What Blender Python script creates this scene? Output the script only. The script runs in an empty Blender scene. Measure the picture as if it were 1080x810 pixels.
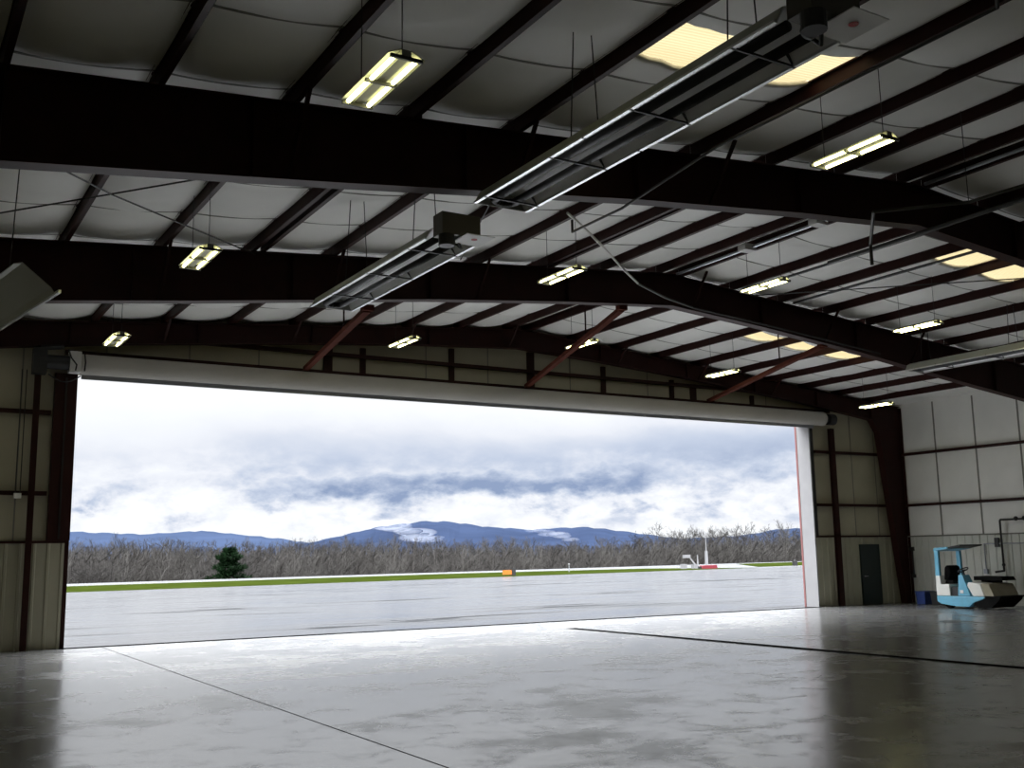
import bpy, bmesh, math, random
from mathutils import Vector, Matrix
random.seed(7)
PI = math.pi
SC = bpy.context.scene
COL = SC.collection

# ------------------------------------------------------------------ materials
def new_mat(name):
    m = bpy.data.materials.new(name); m.use_nodes = True
    nt = m.node_tree
    return m, nt, nt.nodes['Principled BSDF']

def plain(name, col, rough=0.6, metal=0.0, spec=0.5, var=0.0, scale=4.0, bump=0.0):
    m, nt, b = new_mat(name)
    b.inputs['Base Color'].default_value = (*col, 1)
    b.inputs['Roughness'].default_value = rough
    b.inputs['Metallic'].default_value = metal
    b.inputs['Specular IOR Level'].default_value = spec
    if var or bump:
        tc = nt.nodes.new('ShaderNodeTexCoord')
        n = nt.nodes.new('ShaderNodeTexNoise'); n.inputs['Scale'].default_value = scale
        n.inputs['Detail'].default_value = 5
        nt.links.new(tc.outputs['Object'], n.inputs['Vector'])
        if var:
            r = nt.nodes.new('ShaderNodeValToRGB')
            r.color_ramp.elements[0].position = .3; r.color_ramp.elements[1].position = .7
            r.color_ramp.elements[0].color = (*[c * (1 - var) for c in col], 1)
            r.color_ramp.elements[1].color = (*[min(1, c * (1 + var)) for c in col], 1)
            nt.links.new(n.outputs['Fac'], r.inputs['Fac'])
            nt.links.new(r.outputs['Color'], b.inputs['Base Color'])
        if bump:
            bp = nt.nodes.new('ShaderNodeBump'); bp.inputs['Strength'].default_value = bump
            bp.inputs['Distance'].default_value = .02
            nt.links.new(n.outputs['Fac'], bp.inputs['Height'])
            nt.links.new(bp.outputs['Normal'], b.inputs['Normal'])
    return m

def emit(name, col, s):
    m = bpy.data.materials.new(name); m.use_nodes = True
    nt = m.node_tree; nt.nodes.clear()
    e = nt.nodes.new('ShaderNodeEmission'); o = nt.nodes.new('ShaderNodeOutputMaterial')
    e.inputs['Color'].default_value = (*col, 1); e.inputs['Strength'].default_value = s
    nt.links.new(e.outputs[0], o.inputs[0]); return m

M = {}
M['steel'] = plain('maroon_primer_steel', (.026, .0062, .0045), .55, 0, .18, .18, 3)
M['steel_red'] = plain('red_oxide_steel', (.085, .026, .017), .8, 0, .03, .15, 3)
M['black'] = plain('black_paint', (.012, .012, .013), .5)
M['insul'] = plain('white_vinyl_insulation', (.86, .855, .82), .5, 0, .4, .03, 1.5, .12)
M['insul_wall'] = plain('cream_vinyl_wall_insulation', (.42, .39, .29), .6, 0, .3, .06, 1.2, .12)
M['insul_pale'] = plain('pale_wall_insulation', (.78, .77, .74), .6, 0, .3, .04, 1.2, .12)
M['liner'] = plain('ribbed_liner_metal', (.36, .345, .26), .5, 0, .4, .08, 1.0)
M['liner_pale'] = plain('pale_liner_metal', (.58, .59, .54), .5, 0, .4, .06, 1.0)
M['seam'] = plain('seam_tape', (.20, .195, .17), .7)
M['housing'] = plain('lamp_housing_grey', (.16, .16, .15), .5)
M['white_metal'] = plain('white_painted_metal', (.75, .74, .72), .4, 0, .4, .04, 2)
M['rolldoor'] = plain('rolled_door_grey_white', (.46, .44, .40), .5, 0, .3, .05, 1)
M['grey_metal'] = plain('grey_metal', (.32, .33, .36), .4, .6)
M['bright'] = plain('bright_aluminium', (.85, .86, .88), .28, .9)
M['reflector'] = plain('heater_reflector', (.90, .91, .92), .45, .15, .5, .06, 2)
M['hoodback'] = plain('heater_hood_dull', (.40, .41, .37), .5, .1)
M['tube'] = plain('burnt_black_tube', (.03, .03, .032), .5, .3)
M['burner'] = plain('burner_box_grey', (.085, .078, .065), .5, .2)
M['sticker'] = plain('red_warning_mark', (.45, .03, .03), .5)
M['mast_grey'] = plain('mast_pale_grey', (.17, .17, .18), .5)
M['orange'] = plain('orange_paint', (.42, .12, .01), .5)
M['red'] = plain('red_paint', (.15, .009, .02), .5)
M['jamb_red'] = plain('red_edge_paint', (.26, .105, .10), .5)
M['jamb_white'] = plain('jamb_grey_white', (.34, .335, .345), .4, 0, .3, .05, 2)
M['blue'] = plain('sky_blue_enamel', (.13, .42, .60), .4, 0, .5, .08, 4)
M['blue_dark'] = plain('bin_blue', (.02, .05, .22), .5)
M['offwhite'] = plain('offwhite_enamel', (.75, .75, .71), .4, 0, .5, .04, 3)
M['beige'] = plain('dusty_beige', (.33, .30, .22), .6, 0, .3, .1, 4)
M['rubber'] = plain('black_rubber', (.008, .008, .008), .8, 0, .08)
M['door_green'] = plain('dark_green_door', (.008, .018, .018), .5)
M['groove'] = plain('drain_dark', (.004, .004, .004), 1, 0, 0)
M['pipe_black'] = plain('black_iron_pipe', (.015, .014, .013), .5)
M['lamp'] = emit('lamp_tube_glow', (1.0, .97, .42), 7.0)

# translucent skylight panel: daylight comes through from the sky above
def skylight_mat():
    m = bpy.data.materials.new('fibreglass_skylight'); m.use_nodes = True
    nt = m.node_tree; nt.nodes.clear()
    t = nt.nodes.new('ShaderNodeBsdfTranslucent'); o = nt.nodes.new('ShaderNodeOutputMaterial')
    tc = nt.nodes.new('ShaderNodeTexCoord'); w = nt.nodes.new('ShaderNodeTexWave')
    w.wave_type = 'BANDS'; w.bands_direction = 'Y'; w.inputs['Scale'].default_value = 5.0
    w.inputs['Distortion'].default_value = .6
    r = nt.nodes.new('ShaderNodeValToRGB')
    r.color_ramp.elements[0].color = (.112, .090, .048, 1); r.color_ramp.elements[1].color = (.135, .112, .066, 1)
    nt.links.new(tc.outputs['Object'], w.inputs['Vector']); nt.links.new(w.outputs['Fac'], r.inputs['Fac'])
    nt.links.new(r.outputs['Color'], t.inputs['Color']); nt.links.new(t.outputs[0], o.inputs[0])
    return m
M['skylight'] = skylight_mat()

def floor_mat():
    m, nt, b = new_mat('polished_stained_concrete')
    L = nt.links; N = nt.nodes
    tc = N.new('ShaderNodeTexCoord')
    def nz(scale, det, rough, dist, off, sx=1.0):
        mp = N.new('ShaderNodeMapping'); mp.inputs['Scale'].default_value = (sx, 1, 1)
        mp.inputs['Location'].default_value = (off, off*.7, 0); mp.inputs['Rotation'].default_value = (0, 0, .45)
        L.new(tc.outputs['Object'], mp.inputs['Vector'])
        n = N.new('ShaderNodeTexNoise'); n.inputs['Scale'].default_value = scale; n.inputs['Detail'].default_value = det
        n.inputs['Roughness'].default_value = rough; n.inputs['Distortion'].default_value = dist
        L.new(mp.outputs[0], n.inputs['Vector']); return n.outputs['Fac']
    def mr(v, a, b, c, d):
        n = N.new('ShaderNodeMapRange'); n.inputs['From Min'].default_value = a; n.inputs['From Max'].default_value = b
        n.inputs['To Min'].default_value = c; n.inputs['To Max'].default_value = d; L.new(v, n.inputs['Value']); return n.outputs[0]
    def mul(a, b):
        n = N.new('ShaderNodeMath'); n.operation = 'MULTIPLY'; L.new(a, n.inputs[0]); L.new(b, n.inputs[1]); return n.outputs[0]
    cloud = nz(.50, 12, .66, .35, 3.1, .7)      # large worn and dull areas
    stain = nz(.23, 9, .70, .9, 11.4, .6)       # big oil and tyre smudges
    speck = nz(1.5, 11, .74, .5, 5.0)
    dull = mul(mr(cloud, .37, .53, .42, 1.0), mul(mr(stain, .34, .43, .22, 1.0), mr(speck, .38, .54, .55, 1.2)))
    r = N.new('ShaderNodeValToRGB'); e = r.color_ramp.elements
    e[0].position = 0; e[0].color = (.075, .071, .060, 1)
    e[1].position = 1; e[1].color = (.142, .142, .143, 1)
    L.new(dull, r.inputs['Fac']); L.new(r.outputs['Color'], b.inputs['Base Color'])
    L.new(mr(dull, 0, 1, .38, .20), b.inputs['Roughness'])
    L.new(mr(dull, .1, .85, .08, 1.0), b.inputs['Specular IOR Level'])
    b.inputs['IOR'].default_value = 2.7
    return m
M['floor'] = floor_mat()

def apron_mat(name, lo, mid, hi, spec, r0, r1):
    m, nt, b = new_mat(name)
    L = nt.links; N = nt.nodes
    tc = N.new('ShaderNodeTexCoord')
    mp = N.new('ShaderNodeMapping'); mp.inputs['Scale'].default_value = (.035, .20, 1)
    mp.inputs['Rotation'].default_value = (0, 0, -.10)
    L.new(tc.outputs['Object'], mp.inputs['Vector'])
    n1 = N.new('ShaderNodeTexNoise'); n1.inputs['Scale'].default_value = 2.2; n1.inputs['Detail'].default_value = 10
    n1.inputs['Roughness'].default_value = .70; n1.inputs['Distortion'].default_value = .5
    L.new(mp.outputs[0], n1.inputs['Vector'])
    r = N.new('ShaderNodeValToRGB'); e = r.color_ramp.elements
    e[0].position = .32; e[0].color = (*lo, 1)
    e[1].position = .62; e[1].color = (*hi, 1)
    k = e.new(.42); k.color = (*mid, 1)
    L.new(n1.outputs['Fac'], r.inputs['Fac']); L.new(r.outputs['Color'], b.inputs['Base Color'])
    rr = N.new('ShaderNodeMapRange'); rr.inputs['From Min'].default_value = .35; rr.inputs['From Max'].default_value = .6
    rr.inputs['To Min'].default_value = r0; rr.inputs['To Max'].default_value = r1
    L.new(n1.outputs['Fac'], rr.inputs['Value']); L.new(rr.outputs[0], b.inputs['Roughness'])
    sp = N.new('ShaderNodeMapRange'); sp.inputs['From Min'].default_value = .39; sp.inputs['From Max'].default_value = .57
    sp.inputs['To Min'].default_value = spec*.02; sp.inputs['To Max'].default_value = spec*1.7
    L.new(n1.outputs['Fac'], sp.inputs['Value']); L.new(sp.outputs[0], b.inputs['Specular IOR Level'])
    return m
M['apron'] = apron_mat('wet_pale_concrete', (.004, .0045, .005), (.016, .017, .019), (.026, .0275, .031), .50, .30, .14)
M['runway'] = apron_mat('wet_pale_asphalt', (.055, .058, .063), (.072, .075, .08), (.085, .088, .095), .5, .3, .2)
M['grass'] = plain('mown_grass', (.017, .024, .004), .9, 0, 0, .35, .4)
M['field'] = plain('rough_dead_field', (.055, .05, .04), .95, 0, .05, .3, .2)
M['twig'] = plain('bare_grey_brown_twigs', (.044, .041, .039), .9, 0, .05, .25, .15)
M['twig2'] = plain('bare_pale_twigs', (.057, .054, .051), .9, 0, .05, .25, .15)
M['twig3'] = plain('bare_dark_twigs', (.032, .030, .029), .9, 0, .05, .25, .15)
M['pine'] = plain('pine_needles', (.005, .014, .005), .9, 0, .05, .4, .8)
M['bark'] = plain('bark', (.05, .04, .03), .9)
M['hill'] = plain('haze_blue_forested_hill', (.0155, .0225, .043), 1.0, 0, 0, .22, .004)  # blue of aerial haze baked into the base colour
M['hill_far'] = plain('haze_paler_blue_far_hill', (.022, .0315, .057), 1.0, 0, 0, .15, .004)  # farther range: paler distance haze baked into its colour

def mist_mat():
    m = bpy.data.materials.new('thin_white_mist'); m.use_nodes = True
    nt = m.node_tree; nt.nodes.clear()
    o = nt.nodes.new('ShaderNodeOutputMaterial'); v = nt.nodes.new('ShaderNodeVolumeScatter')
    v.inputs['Color'].default_value = (.93, .95, 1, 1); v.inputs['Density'].default_value = .004
    nt.links.new(v.outputs[0], o.inputs['Volume']); return m
M['mist'] = mist_mat()

# ------------------------------------------------------------------ mesh helpers
class MB:
    def __init__(s): s.bm = bmesh.new()
    def box(s, x0, x1, y0, y1, z0, z1):
        v = [s.bm.verts.new((x, y, z)) for x in (x0, x1) for y in (y0, y1) for z in (z0, z1)]
        for f in ((0,1,3,2),(4,6,7,5),(0,4,5,1),(2,3,7,6),(0,2,6,4),(1,5,7,3)):
            s.bm.faces.new([v[i] for i in f])
        return s
    def hexa(s, a, b):          # a, b: two quads, joined
        va = [s.bm.verts.new(p) for p in a]; vb = [s.bm.verts.new(p) for p in b]
        n = len(va)
        s.bm.faces.new(va[::-1]); s.bm.faces.new(vb)
        for i in range(n): s.bm.faces.new([va[i], va[(i+1) % n], vb[(i+1) % n], vb[i]])
        return s
    def prism(s, poly, axis, a, b):   # polygon in the two other axes, extruded along axis from a to b
        def P(p, t):
            if axis == 'x': return (t, p[0], p[1])
            if axis == 'y': return (p[0], t, p[1])
            return (p[0], p[1], t)
        return s.hexa([P(p, a) for p in poly], [P(p, b) for p in poly])
    def bar(s, p, q, w, h=None, up=(0, 0, 1)):   # rectangular bar
        h = w if h is None else h
        p = Vector(p); q = Vector(q); d = (q - p).normalized(); up = Vector(up)
        if abs(d.dot(up)) > .98: up = Vector((1, 0, 0))
        r = d.cross(up).normalized(); u = r.cross(d)
        c = [(-w/2, -h/2), (w/2, -h/2), (w/2, h/2), (-w/2, h/2)]
        return s.hexa([p + r*a + u*b for a, b in c], [q + r*a + u*b for a, b in c])
    def tube(s, p, q, r, r2=None, n=10, caps=True):
        r2 = r if r2 is None else r2
        p = Vector(p); q = Vector(q); d = (q - p).normalized()
        up = Vector((0, 0, 1)) if abs(d.z) < .95 else Vector((1, 0, 0))
        a = d.cross(up).normalized(); b = a.cross(d)
        A = [s.bm.verts.new(p + (a*math.cos(t) + b*math.sin(t))*r) for t in [2*PI*i/n for i in range(n)]]
        B = [s.bm.verts.new(q + (a*math.cos(t) + b*math.sin(t))*r2) for t in [2*PI*i/n for i in range(n)]]
        for i in range(n): s.bm.faces.new([A[i], A[(i+1) % n], B[(i+1) % n], B[i]])
        if caps: s.bm.faces.new(A[::-1]); s.bm.faces.new(B)
        return s
    def path(s, pts, r, n=8):
        for a, b in zip(pts[:-1], pts[1:]): s.tube(a, b, r, n=n)
        for p in pts[1:-1]: s.ball(p, r*1.02, 6)
        return s
    def ball(s, c, r, n=8, sx=1, sy=1, sz=1):
        bmesh.ops.create_uvsphere(s.bm, u_segments=n, v_segments=max(4, n//2+1), radius=r,
            matrix=Matrix.Translation(c) @ Matrix.Diagonal((sx, sy, sz, 1)))
        return s
    def ring(s, c, R, r, axis, n=20, m=6):
        c = Vector(c); ax = Vector(axis).normalized()
        u = ax.cross(Vector((0, 0, 1)) if abs(ax.z) < .9 else Vector((1, 0, 0))).normalized(); w = ax.cross(u)
        V = []
        for i in range(n):
            t = 2*PI*i/n; d = u*math.cos(t) + w*math.sin(t)
            V.append([s.bm.verts.new(c + d*(R + r*math.cos(k)) + ax*r*math.sin(k)) for k in [2*PI*j/m for j in range(m)]])
        for i in range(n):
            for j in range(m):
                s.bm.faces.new([V[i][j], V[(i+1) % n][j], V[(i+1) % n][(j+1) % m], V[i][(j+1) % m]])
        return s
    def build(s, name, mat, parent=None, smooth=False, bevel=0):
        bmesh.ops.recalc_face_normals(s.bm, faces=s.bm.faces)
        me = bpy.data.meshes.new(name)
        s.bm.to_mesh(me); s.bm.free()
        if smooth:
            for p in me.polygons: p.use_smooth = True
        for k in (mat if isinstance(mat, (list, tuple)) else [mat]): me.materials.append(k)
        o = bpy.data.objects.new(name, me); COL.objects.link(o)
        if parent is not None: o.parent = parent
        if bevel:
            md = o.modifiers.new('Bevel', 'BEVEL'); md.width = bevel; md.segments = 2; md.limit_method = 'ANGLE'
        return o

def tag(o, label, cat, group=None, kind=None):
    o['label'] = label; o['category'] = cat
    if group: o['group'] = group
    if kind: o['kind'] = kind
    return o
def thing(name, label, cat, loc=(0, 0, 0), rz=0, group=None):
    o = bpy.data.objects.new(name, None); COL.objects.link(o)
    o.location = loc; o.rotation_euler = (0, 0, rz); o.empty_display_size = .2
    return tag(o, label, cat, group)
def struct(o, label=None, cat=None):
    o['kind'] = 'structure'
    if label: o['label'] = label
    if cat: o['category'] = cat
    return o
def copy_tree(o, parent=None):
    c = o.copy(); COL.objects.link(c)
    if parent is not None: c.parent = parent
    for ch in list(o.children): copy_tree(ch, c)
    return c
ORD = ['first','second','third','fourth','fifth','sixth','seventh','eighth','ninth','tenth','eleventh','twelfth']

# ------------------------------------------------------------------ building dimensions (metres)
RX = 16.2                       # ridge
XL, XR = -0.75, 33.15           # inner faces of the side walls
YB, YF = -6.0, 26.80            # back wall, inner face of the front wall
DL, DR, DT = 3.95, 28.40, 6.45  # door opening
FR = [12.3, 19.4, 26.45]        # roof frames
def zt(x): return 8.66 - .0833*abs(x - RX)            # top of the frames
def interp(tab, d):
    for (a, b), (c, e) in zip(tab[:-1], tab[1:]):
        if d <= c: return b + (e - b)*(d - a)/(c - a)
    return tab[-1][1]
ZB_MAIN = [(0, 7.86), (3, 7.62), (6.5, 7.28), (11.4, 6.70), (15.3, 6.27), (18, 5.95)]
ZB_END = [(0, 8.07), (3, 7.90), (6.4, 7.64), (12, 7.12), (15.5, 6.68), (18, 6.35)]

# ------------------------------------------------------------------ floor, walls, ceiling
fl = struct(MB().box(XL-.3, XR+.3, YB-.3, 26.55, -.25, 0).build('floor', M['floor']), 'polished stained grey concrete hangar floor', 'floor')

def ribs(mb, x0, x1, y, z0, z1, pitch, depth, axis='x', sgn=-1):
    """corrugated sheet standing on a wall: small trapezoid ribs"""
    n = int((x1 - x0)/pitch)
    for i in range(n + 1):
        c = x0 + .06 + i*pitch
        if c + .05 > x1: break
        prof = [(c-.045, 0), (c-.022, sgn*depth), (c+.022, sgn*depth), (c+.045, 0)]
        if axis == 'x': mb.prism([(a, y+b) for a, b in prof], 'z', z0, z1)
        else: mb.prism([(y+b, a) for a, b in prof], 'z', z0, z1)

def front_wall():
    mb = MB()
    y0, y1 = YF, YF + .30
    mb.box(XL-.3, DL, y0, y1, 0, 9.2)
    mb.box(DR+.06, XR+.3, y0, y1, 0, 9.2)
    mb.box(DL, DR+.06, y0, y1, DT, 9.2)
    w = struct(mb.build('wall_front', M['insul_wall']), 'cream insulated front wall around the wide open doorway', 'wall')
    # insulation seams
    s = MB()
    for x in [1.6, 2.75, 30.75, 32.0]: s.box(x-.018, x+.018, y0-.008, y0, 2.4, 7.2)
    for x in [4.6, 6.6, 8.4, 10.2, 13.3, 15.35, 18.3, 21.35, 24.2, 26.6]: s.box(x-.018, x+.018, y0-.008, y0, 6.8, 8.4)
    s.build('insulation_seam', M['seam'], w)
    # liner panels below
    l = MB()
    for a, b in ((XL, DL-.06), (DR+.14, XR)):
        l.box(a, b, y0-.035, y0-.001, 0, 2.40)
        ribs(l, a, b, y0-.035, 0, 2.40, .30, .025)
    l.build('liner_panel', M['liner'], w)
    c = MB()
    for a, b in ((XL, DL-.06), (DR+.14, XR)): c.box(a, b, y0-.07, y0-.001, 2.40, 2.46)
    c.build('liner_cap', M['steel'], w)
    return w
front_wall()

def right_wall():
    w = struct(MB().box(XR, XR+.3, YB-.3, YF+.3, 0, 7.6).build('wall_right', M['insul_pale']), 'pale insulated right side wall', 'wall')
    s = MB()
    for y in [24.95, 23.30, 21.60, 19.95, 18.3, 16.6]: s.box(XR-.012, XR, y-.03, y+.03, 2.4, 7.3)
    s.build('insulation_seam', M['seam'], w)
    l = MB(); l.box(XR-.035, XR-.001, YB, YF, 0, 2.38)
    ribs(l, YB, YF-.05, XR-.035, 0, 2.38, .30, .025, axis='y')
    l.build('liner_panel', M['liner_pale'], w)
    MB().box(XR-.06, XR-.001, YB, YF, 2.38, 2.43).build('liner_cap', M['seam'], w)
right_wall()
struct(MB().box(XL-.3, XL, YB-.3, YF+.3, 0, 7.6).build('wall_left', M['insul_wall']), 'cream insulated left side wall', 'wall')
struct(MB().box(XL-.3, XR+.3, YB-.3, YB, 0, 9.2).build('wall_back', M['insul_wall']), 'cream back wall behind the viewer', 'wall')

# purlin positions
PX = sorted([RX - .35 - 1.665*k for k in range(10)] + [RX + .35 + 1.665*k for k in range(10)])
PH = .20
# skylights: (purlin bay from x0 to x1, y0, y1)
SKY = [(7.53, 10.85, 8.80, 9.70), (7.53, 10.85, 14.02, 14.86), (19.88, 24.87, 14.02, 14.86),
       (21.55, 26.54, 22.05, 22.9), (7.53, 10.85, 22.05, 22.9)]
def in_sky(x, y):
    return any(a < x < b and c < y < d for a, b, c, d in SKY)

def ceiling():
    bm = bmesh.new()
    xs = []
    lines = [XL-.3] + PX + [XR+.3]
    for a, b in zip(lines[:-1], lines[1:]):
        n = 8 if b - a > 1 else 3
        xs += [(a + (b-a)*i/n, i/n, b-a) for i in range(n)]
    xs.append((XR+.3, 0, 1))
    ys = []
    SP = 1.83
    y = YB - .3
    base = 26.90
    cuts = sorted({c for s in SKY for c in (s[2], s[3])})
    step = SP/12
    yy = [base - i*step for i in range(int((base - YB + .3)/step) + 1)][::-1]
    yy = sorted(set([round(v, 4) for v in yy if all(abs(v - c) > .05 for c in cuts)] + cuts))
    rnd = random.Random(3)
    amp = {}
    grid = []
    for (x, t, w) in xs:
        rowv = []
        for y in yy:
            k = (base - y)/SP; f = k - math.floor(k)
            key = (round(x - t*w, 2), math.floor(k))
            if key not in amp: amp[key] = rnd.uniform(.7, 1.35)
            side = 4*t*(1-t)
            puff = (math.sin(PI*min(1, f))**.6 if f > 0 else 0)
            sag = side*(.045 + .105*amp[key]*puff) if w > 1 else 0
            wr = .006*math.sin(9*y + 5*x) * side
            rowv.append(bm.verts.new((x, y, zt(x) + PH + .004 - sag + wr)))
        grid.append(rowv)
    for i in range(len(xs)-1):
        for j in range(len(yy)-1):
            cx = (xs[i][0] + xs[i+1][0])/2; cy = (yy[j] + yy[j+1])/2
            if in_sky(cx, cy): continue
            bm.faces.new([grid[i][j], grid[i][j+1], grid[i+1][j+1], grid[i+1][j]])
    me = bpy.data.meshes.new('ceiling'); bmesh.ops.recalc_face_normals(bm, faces=bm.faces)
    bm.to_mesh(me); bm.free()
    for p in me.polygons: p.use_smooth = True
    me.materials.append(M['insul'])
    o = bpy.data.objects.new('ceiling', me); COL.objects.link(o)
    md = o.modifiers.new('Solidify', 'SOLIDIFY'); md.thickness = .05; md.offset = 1
    struct(o, 'white insulation blankets sagging between the roof purlins', 'ceiling')
    # seam stitching where two blankets meet
    s = MB()
    k = 0
    while base - k*SP > YB:
        y = base - k*SP
        for a, b in zip(PX[:-1], PX[1:]):
            if b - a < 1: continue
            n = 8
            for i in range(n):
                x0 = a + .04 + (b-a-.08)*i/n; x1 = a + .04 + (b-a-.08)*(i+1)/n
                def zz(x):
                    t = (x-a)/(b-a); return zt(x) + PH - .006 - 4*t*(1-t)*.045
                if in_sky((x0+x1)/2, y): continue
                s.hexa([(x0, y-.018, zz(x0)), (x0, y+.018, zz(x0)), (x0, y+.018, zz(x0)+.012), (x0, y-.018, zz(x0)+.012)],
                       [(x1, y-.018, zz(x1)), (x1, y+.018, zz(x1)), (x1, y+.018, zz(x1)+.012), (x1, y-.018, zz(x1)+.012)])
        k += 1
    s.build('blanket_seam', M['seam'], o)
ceiling()
names = ['small translucent yellow roof skylight above the nearest heater', 'yellow roof skylight just behind the nearest roof frame, over the second heater',
         'yellow roof skylight at the right between two roof frames', 'small yellow roof skylight in the last bay near the doorway, right of the ridge',
         'yellow roof skylight in the last bay, left of the ridge']
for i, (a, b, c, d) in enumerate(SKY):
    mb = MB()
    for x0, x1 in zip(PX[:-1], PX[1:]):
        if x0 >= a - .1 and x1 <= b + .1:
            n = 54
            for j in range(n):      # corrugated sheet
                y0 = c - .45 + (d-c+.9)*j/n; y1 = c - .45 + (d-c+.9)*(j+1)/n
                h0 = .012*(j % 2); h1 = .012*((j+1) % 2)
                u, v = x0-.06, x1+.06
                vs = [mb.bm.verts.new(p) for p in ((u, y0, zt(u)+PH+.015+h0), (v, y0, zt(v)+PH+.015+h0), (v, y1, zt(v)+PH+.015+h1), (u, y1, zt(u)+PH+.015+h1))]
                mb.bm.faces.new(vs)
    o = mb.build('roof_skylight', M['skylight'])
    tag(o, names[i], 'skylight', 'translucent panels in the roof')

# ------------------------------------------------------------------ steel frames
def flange_strip(mb, pts, y, w, t):      # ribbon that follows pts (x, z), t thick, w wide in y
    for (x0, z0), (x1, z1) in zip(pts[:-1], pts[1:]):
        mb.hexa([(x0, y-w/2, z0), (x0, y+w/2, z0), (x0, y+w/2, z0+t), (x0, y-w/2, z0+t)],
                [(x1, y-w/2, z1), (x1, y+w/2, z1), (x1, y+w/2, z1+t), (x1, y-w/2, z1+t)])

def frame(y, tab, label, braces, mat):
    root = thing('roof_frame', label, 'steel frame', (RX, y, 0), 0, 'rigid steel frames across the hangar')
    P = Matrix.Translation((-RX, -y, 0))
    def put(mb, name, m=mat):
        bmesh.ops.transform(mb.bm, matrix=P, verts=mb.bm.verts)
        return mb.build(name, m, root)
    ds = [0, 1.5, 3, 5, 6.5, 9, 11.4, 13.5, 15.3]
    xs = [RX - d for d in ds[::-1]] + [RX + d for d in ds[1:]]
    web = MB()
    for a, b in zip(xs[:-1], xs[1:]):
        web.hexa([(a, y-.008, interp(tab, abs(a-RX))), (a, y+.008, interp(tab, abs(a-RX))), (a, y+.008, zt(a)-.012), (a, y-.008, zt(a)-.012)],
                 [(b, y-.008, interp(tab, abs(b-RX))), (b, y+.008, interp(tab, abs(b-RX))), (b, y+.008, zt(b)-.012), (b, y-.008, zt(b)-.012)])
    put(web, 'rafter_web')
    f = MB(); flange_strip(f, [(x, interp(tab, abs(x-RX))-.008) for x in xs], y, .26, .016); put(f, 'bottom_flange')
    f = MB(); flange_strip(f, [(x, zt(x)-.016) for x in [XL+.1, RX, XR-.1]], y, .26, .016); put(f, 'top_flange')
    for s in (-1, 1):          # tapered columns with haunch
        def X(d): return RX + s*d
        c = MB()
        zk = interp(tab, 15.3)
        prof = [(16.9, 0), (16.45, 0), (15.62, zk-.45), (15.3, zk), (15.3, zt(X(15.3))-.012), (16.9, zt(X(16.9))-.012)]
        c.hexa([(X(d), y-.008, z) for d, z in prof], [(X(d), y+.008, z) for d, z in prof])
        for (d0, z0), (d1, z1) in (((16.45, 0), (15.62, zk-.45)), ((15.62, zk-.45), (15.3, zk)), ((16.9, 0), (16.9, zt(X(16.9))-.03))):
            c.bar((X(d0), y, z0), (X(d1), y, z1), .26, .018, up=(1, 0, 0))
        put(c, 'column')
    for d in (3.0, 6.5, 9.5, 12.5, 15.3):
        for s in (-1, 1):
            x = RX + s*d
            st = MB(); st.box(x-.006, x+.006, y-.11, y+.11, interp(tab, d), zt(x)-.012); put(st, 'stiffener')
    for x in braces:
        fb = MB(); z0 = interp(tab, abs(x-RX)) + .03; z1 = zt(x) + .12
        fb.bar((x, y-.02, z0), (x+.05, y-.62, z1), .05, .05); put(fb, 'flange_brace')
        fb = MB(); fb.bar((x, y+.02, z0), (x+.05, y+.62, z1), .05, .05); put(fb, 'flange_brace')
    return root
frame(FR[0], ZB_MAIN, 'nearest dark steel roof frame, the widest black band crossing the upper view', [4.2, 7.53, 11.2, 20.2, 23.5], M['steel'])
frame(FR[1], ZB_MAIN, 'second dark maroon roof frame, midway between camera and doorway', [4.2, 7.53, 10.85, 16.9, 21.5, 24.9], M['steel'])
frame(FR[2], ZB_END, 'farthest dark steel roof frame directly over the open doorway', [5.86, 9.19, 12.52, 15.85, 19.88, 23.2, 26.5], M['steel'])

# ------------------------------------------------------------------ purlins
def purlin_mesh(L):
    mb = MB(); t = .006; w = .075
    mb.box(-t/2, t/2, 0, L, 0, PH)
    mb.box(0, w, 0, L, 0, t); mb.box(w-t, w, 0, L, 0, .022)
    mb.box(-w, 0, 0, L, PH-t, PH); mb.box(-w, -w+t, 0, L, PH-.022, PH)
    return mb
protos = {}
BAYS = [('nearest bay', YB+.1, FR[0]-.005, 15), ('middle bay', FR[0]+.005, FR[1]-.005, 19), ('bay above the doorway', FR[1]+.005, YF-.02, 20)]
for bi, (bn, y0, y1, nmax) in enumerate(BAYS):
    me = purlin_mesh(y1 - y0).build('roof_purlin', M['steel'])
    first = me
    used = False
    for i, x in enumerate(PX):
        if i >= nmax: continue
        o = first if not used else first.copy()
        if used: COL.objects.link(o)
        used = True
        o.location = (x, y0, zt(x) + .001)
        side = 'left' if x < RX else 'right'
        k = (9 - i) if x < RX else i - 10
        tag(o, f'dark maroon roof purlin, {ORD[k]} {side} of the ridge, {bn}', 'roof purlin', 'roof purlins')
    if bi == 1:
        for x, lab in ((5.86, 'left of the second heater'), (12.52, 'just left of the ridge lamps')):
            o = first.copy(); COL.objects.link(o); o.location = (x + .20, y0, zt(x+.2) + .001)
            tag(o, f'extra maroon purlin doubled against its neighbour, {lab}', 'roof purlin', 'doubled purlins')

# ridge conduit between the two ridge purlins
for (y0, y1, lab) in ((FR[0]+.3, FR[1]-.3, 'grey electrical conduit under the ridge in the middle roof bay'), (YB+.5, FR[0]-.3, 'dark electrical conduit under the ridge in the nearest roof bay')):
    r = thing('ridge_conduit', lab, 'conduit', (RX+.05, y0, 8.60))
    MB().tube((0, 0, 0), (0, y1-y0, 0), .035, n=8).build('pipe', M['grey_metal'], r)
    for t in (.3, .62):
        MB().box(-.22, .1, (y1-y0)*t-.12, (y1-y0)*t+.12, -.08, .06).build('junction_box', M['white_metal'], r)

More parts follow.
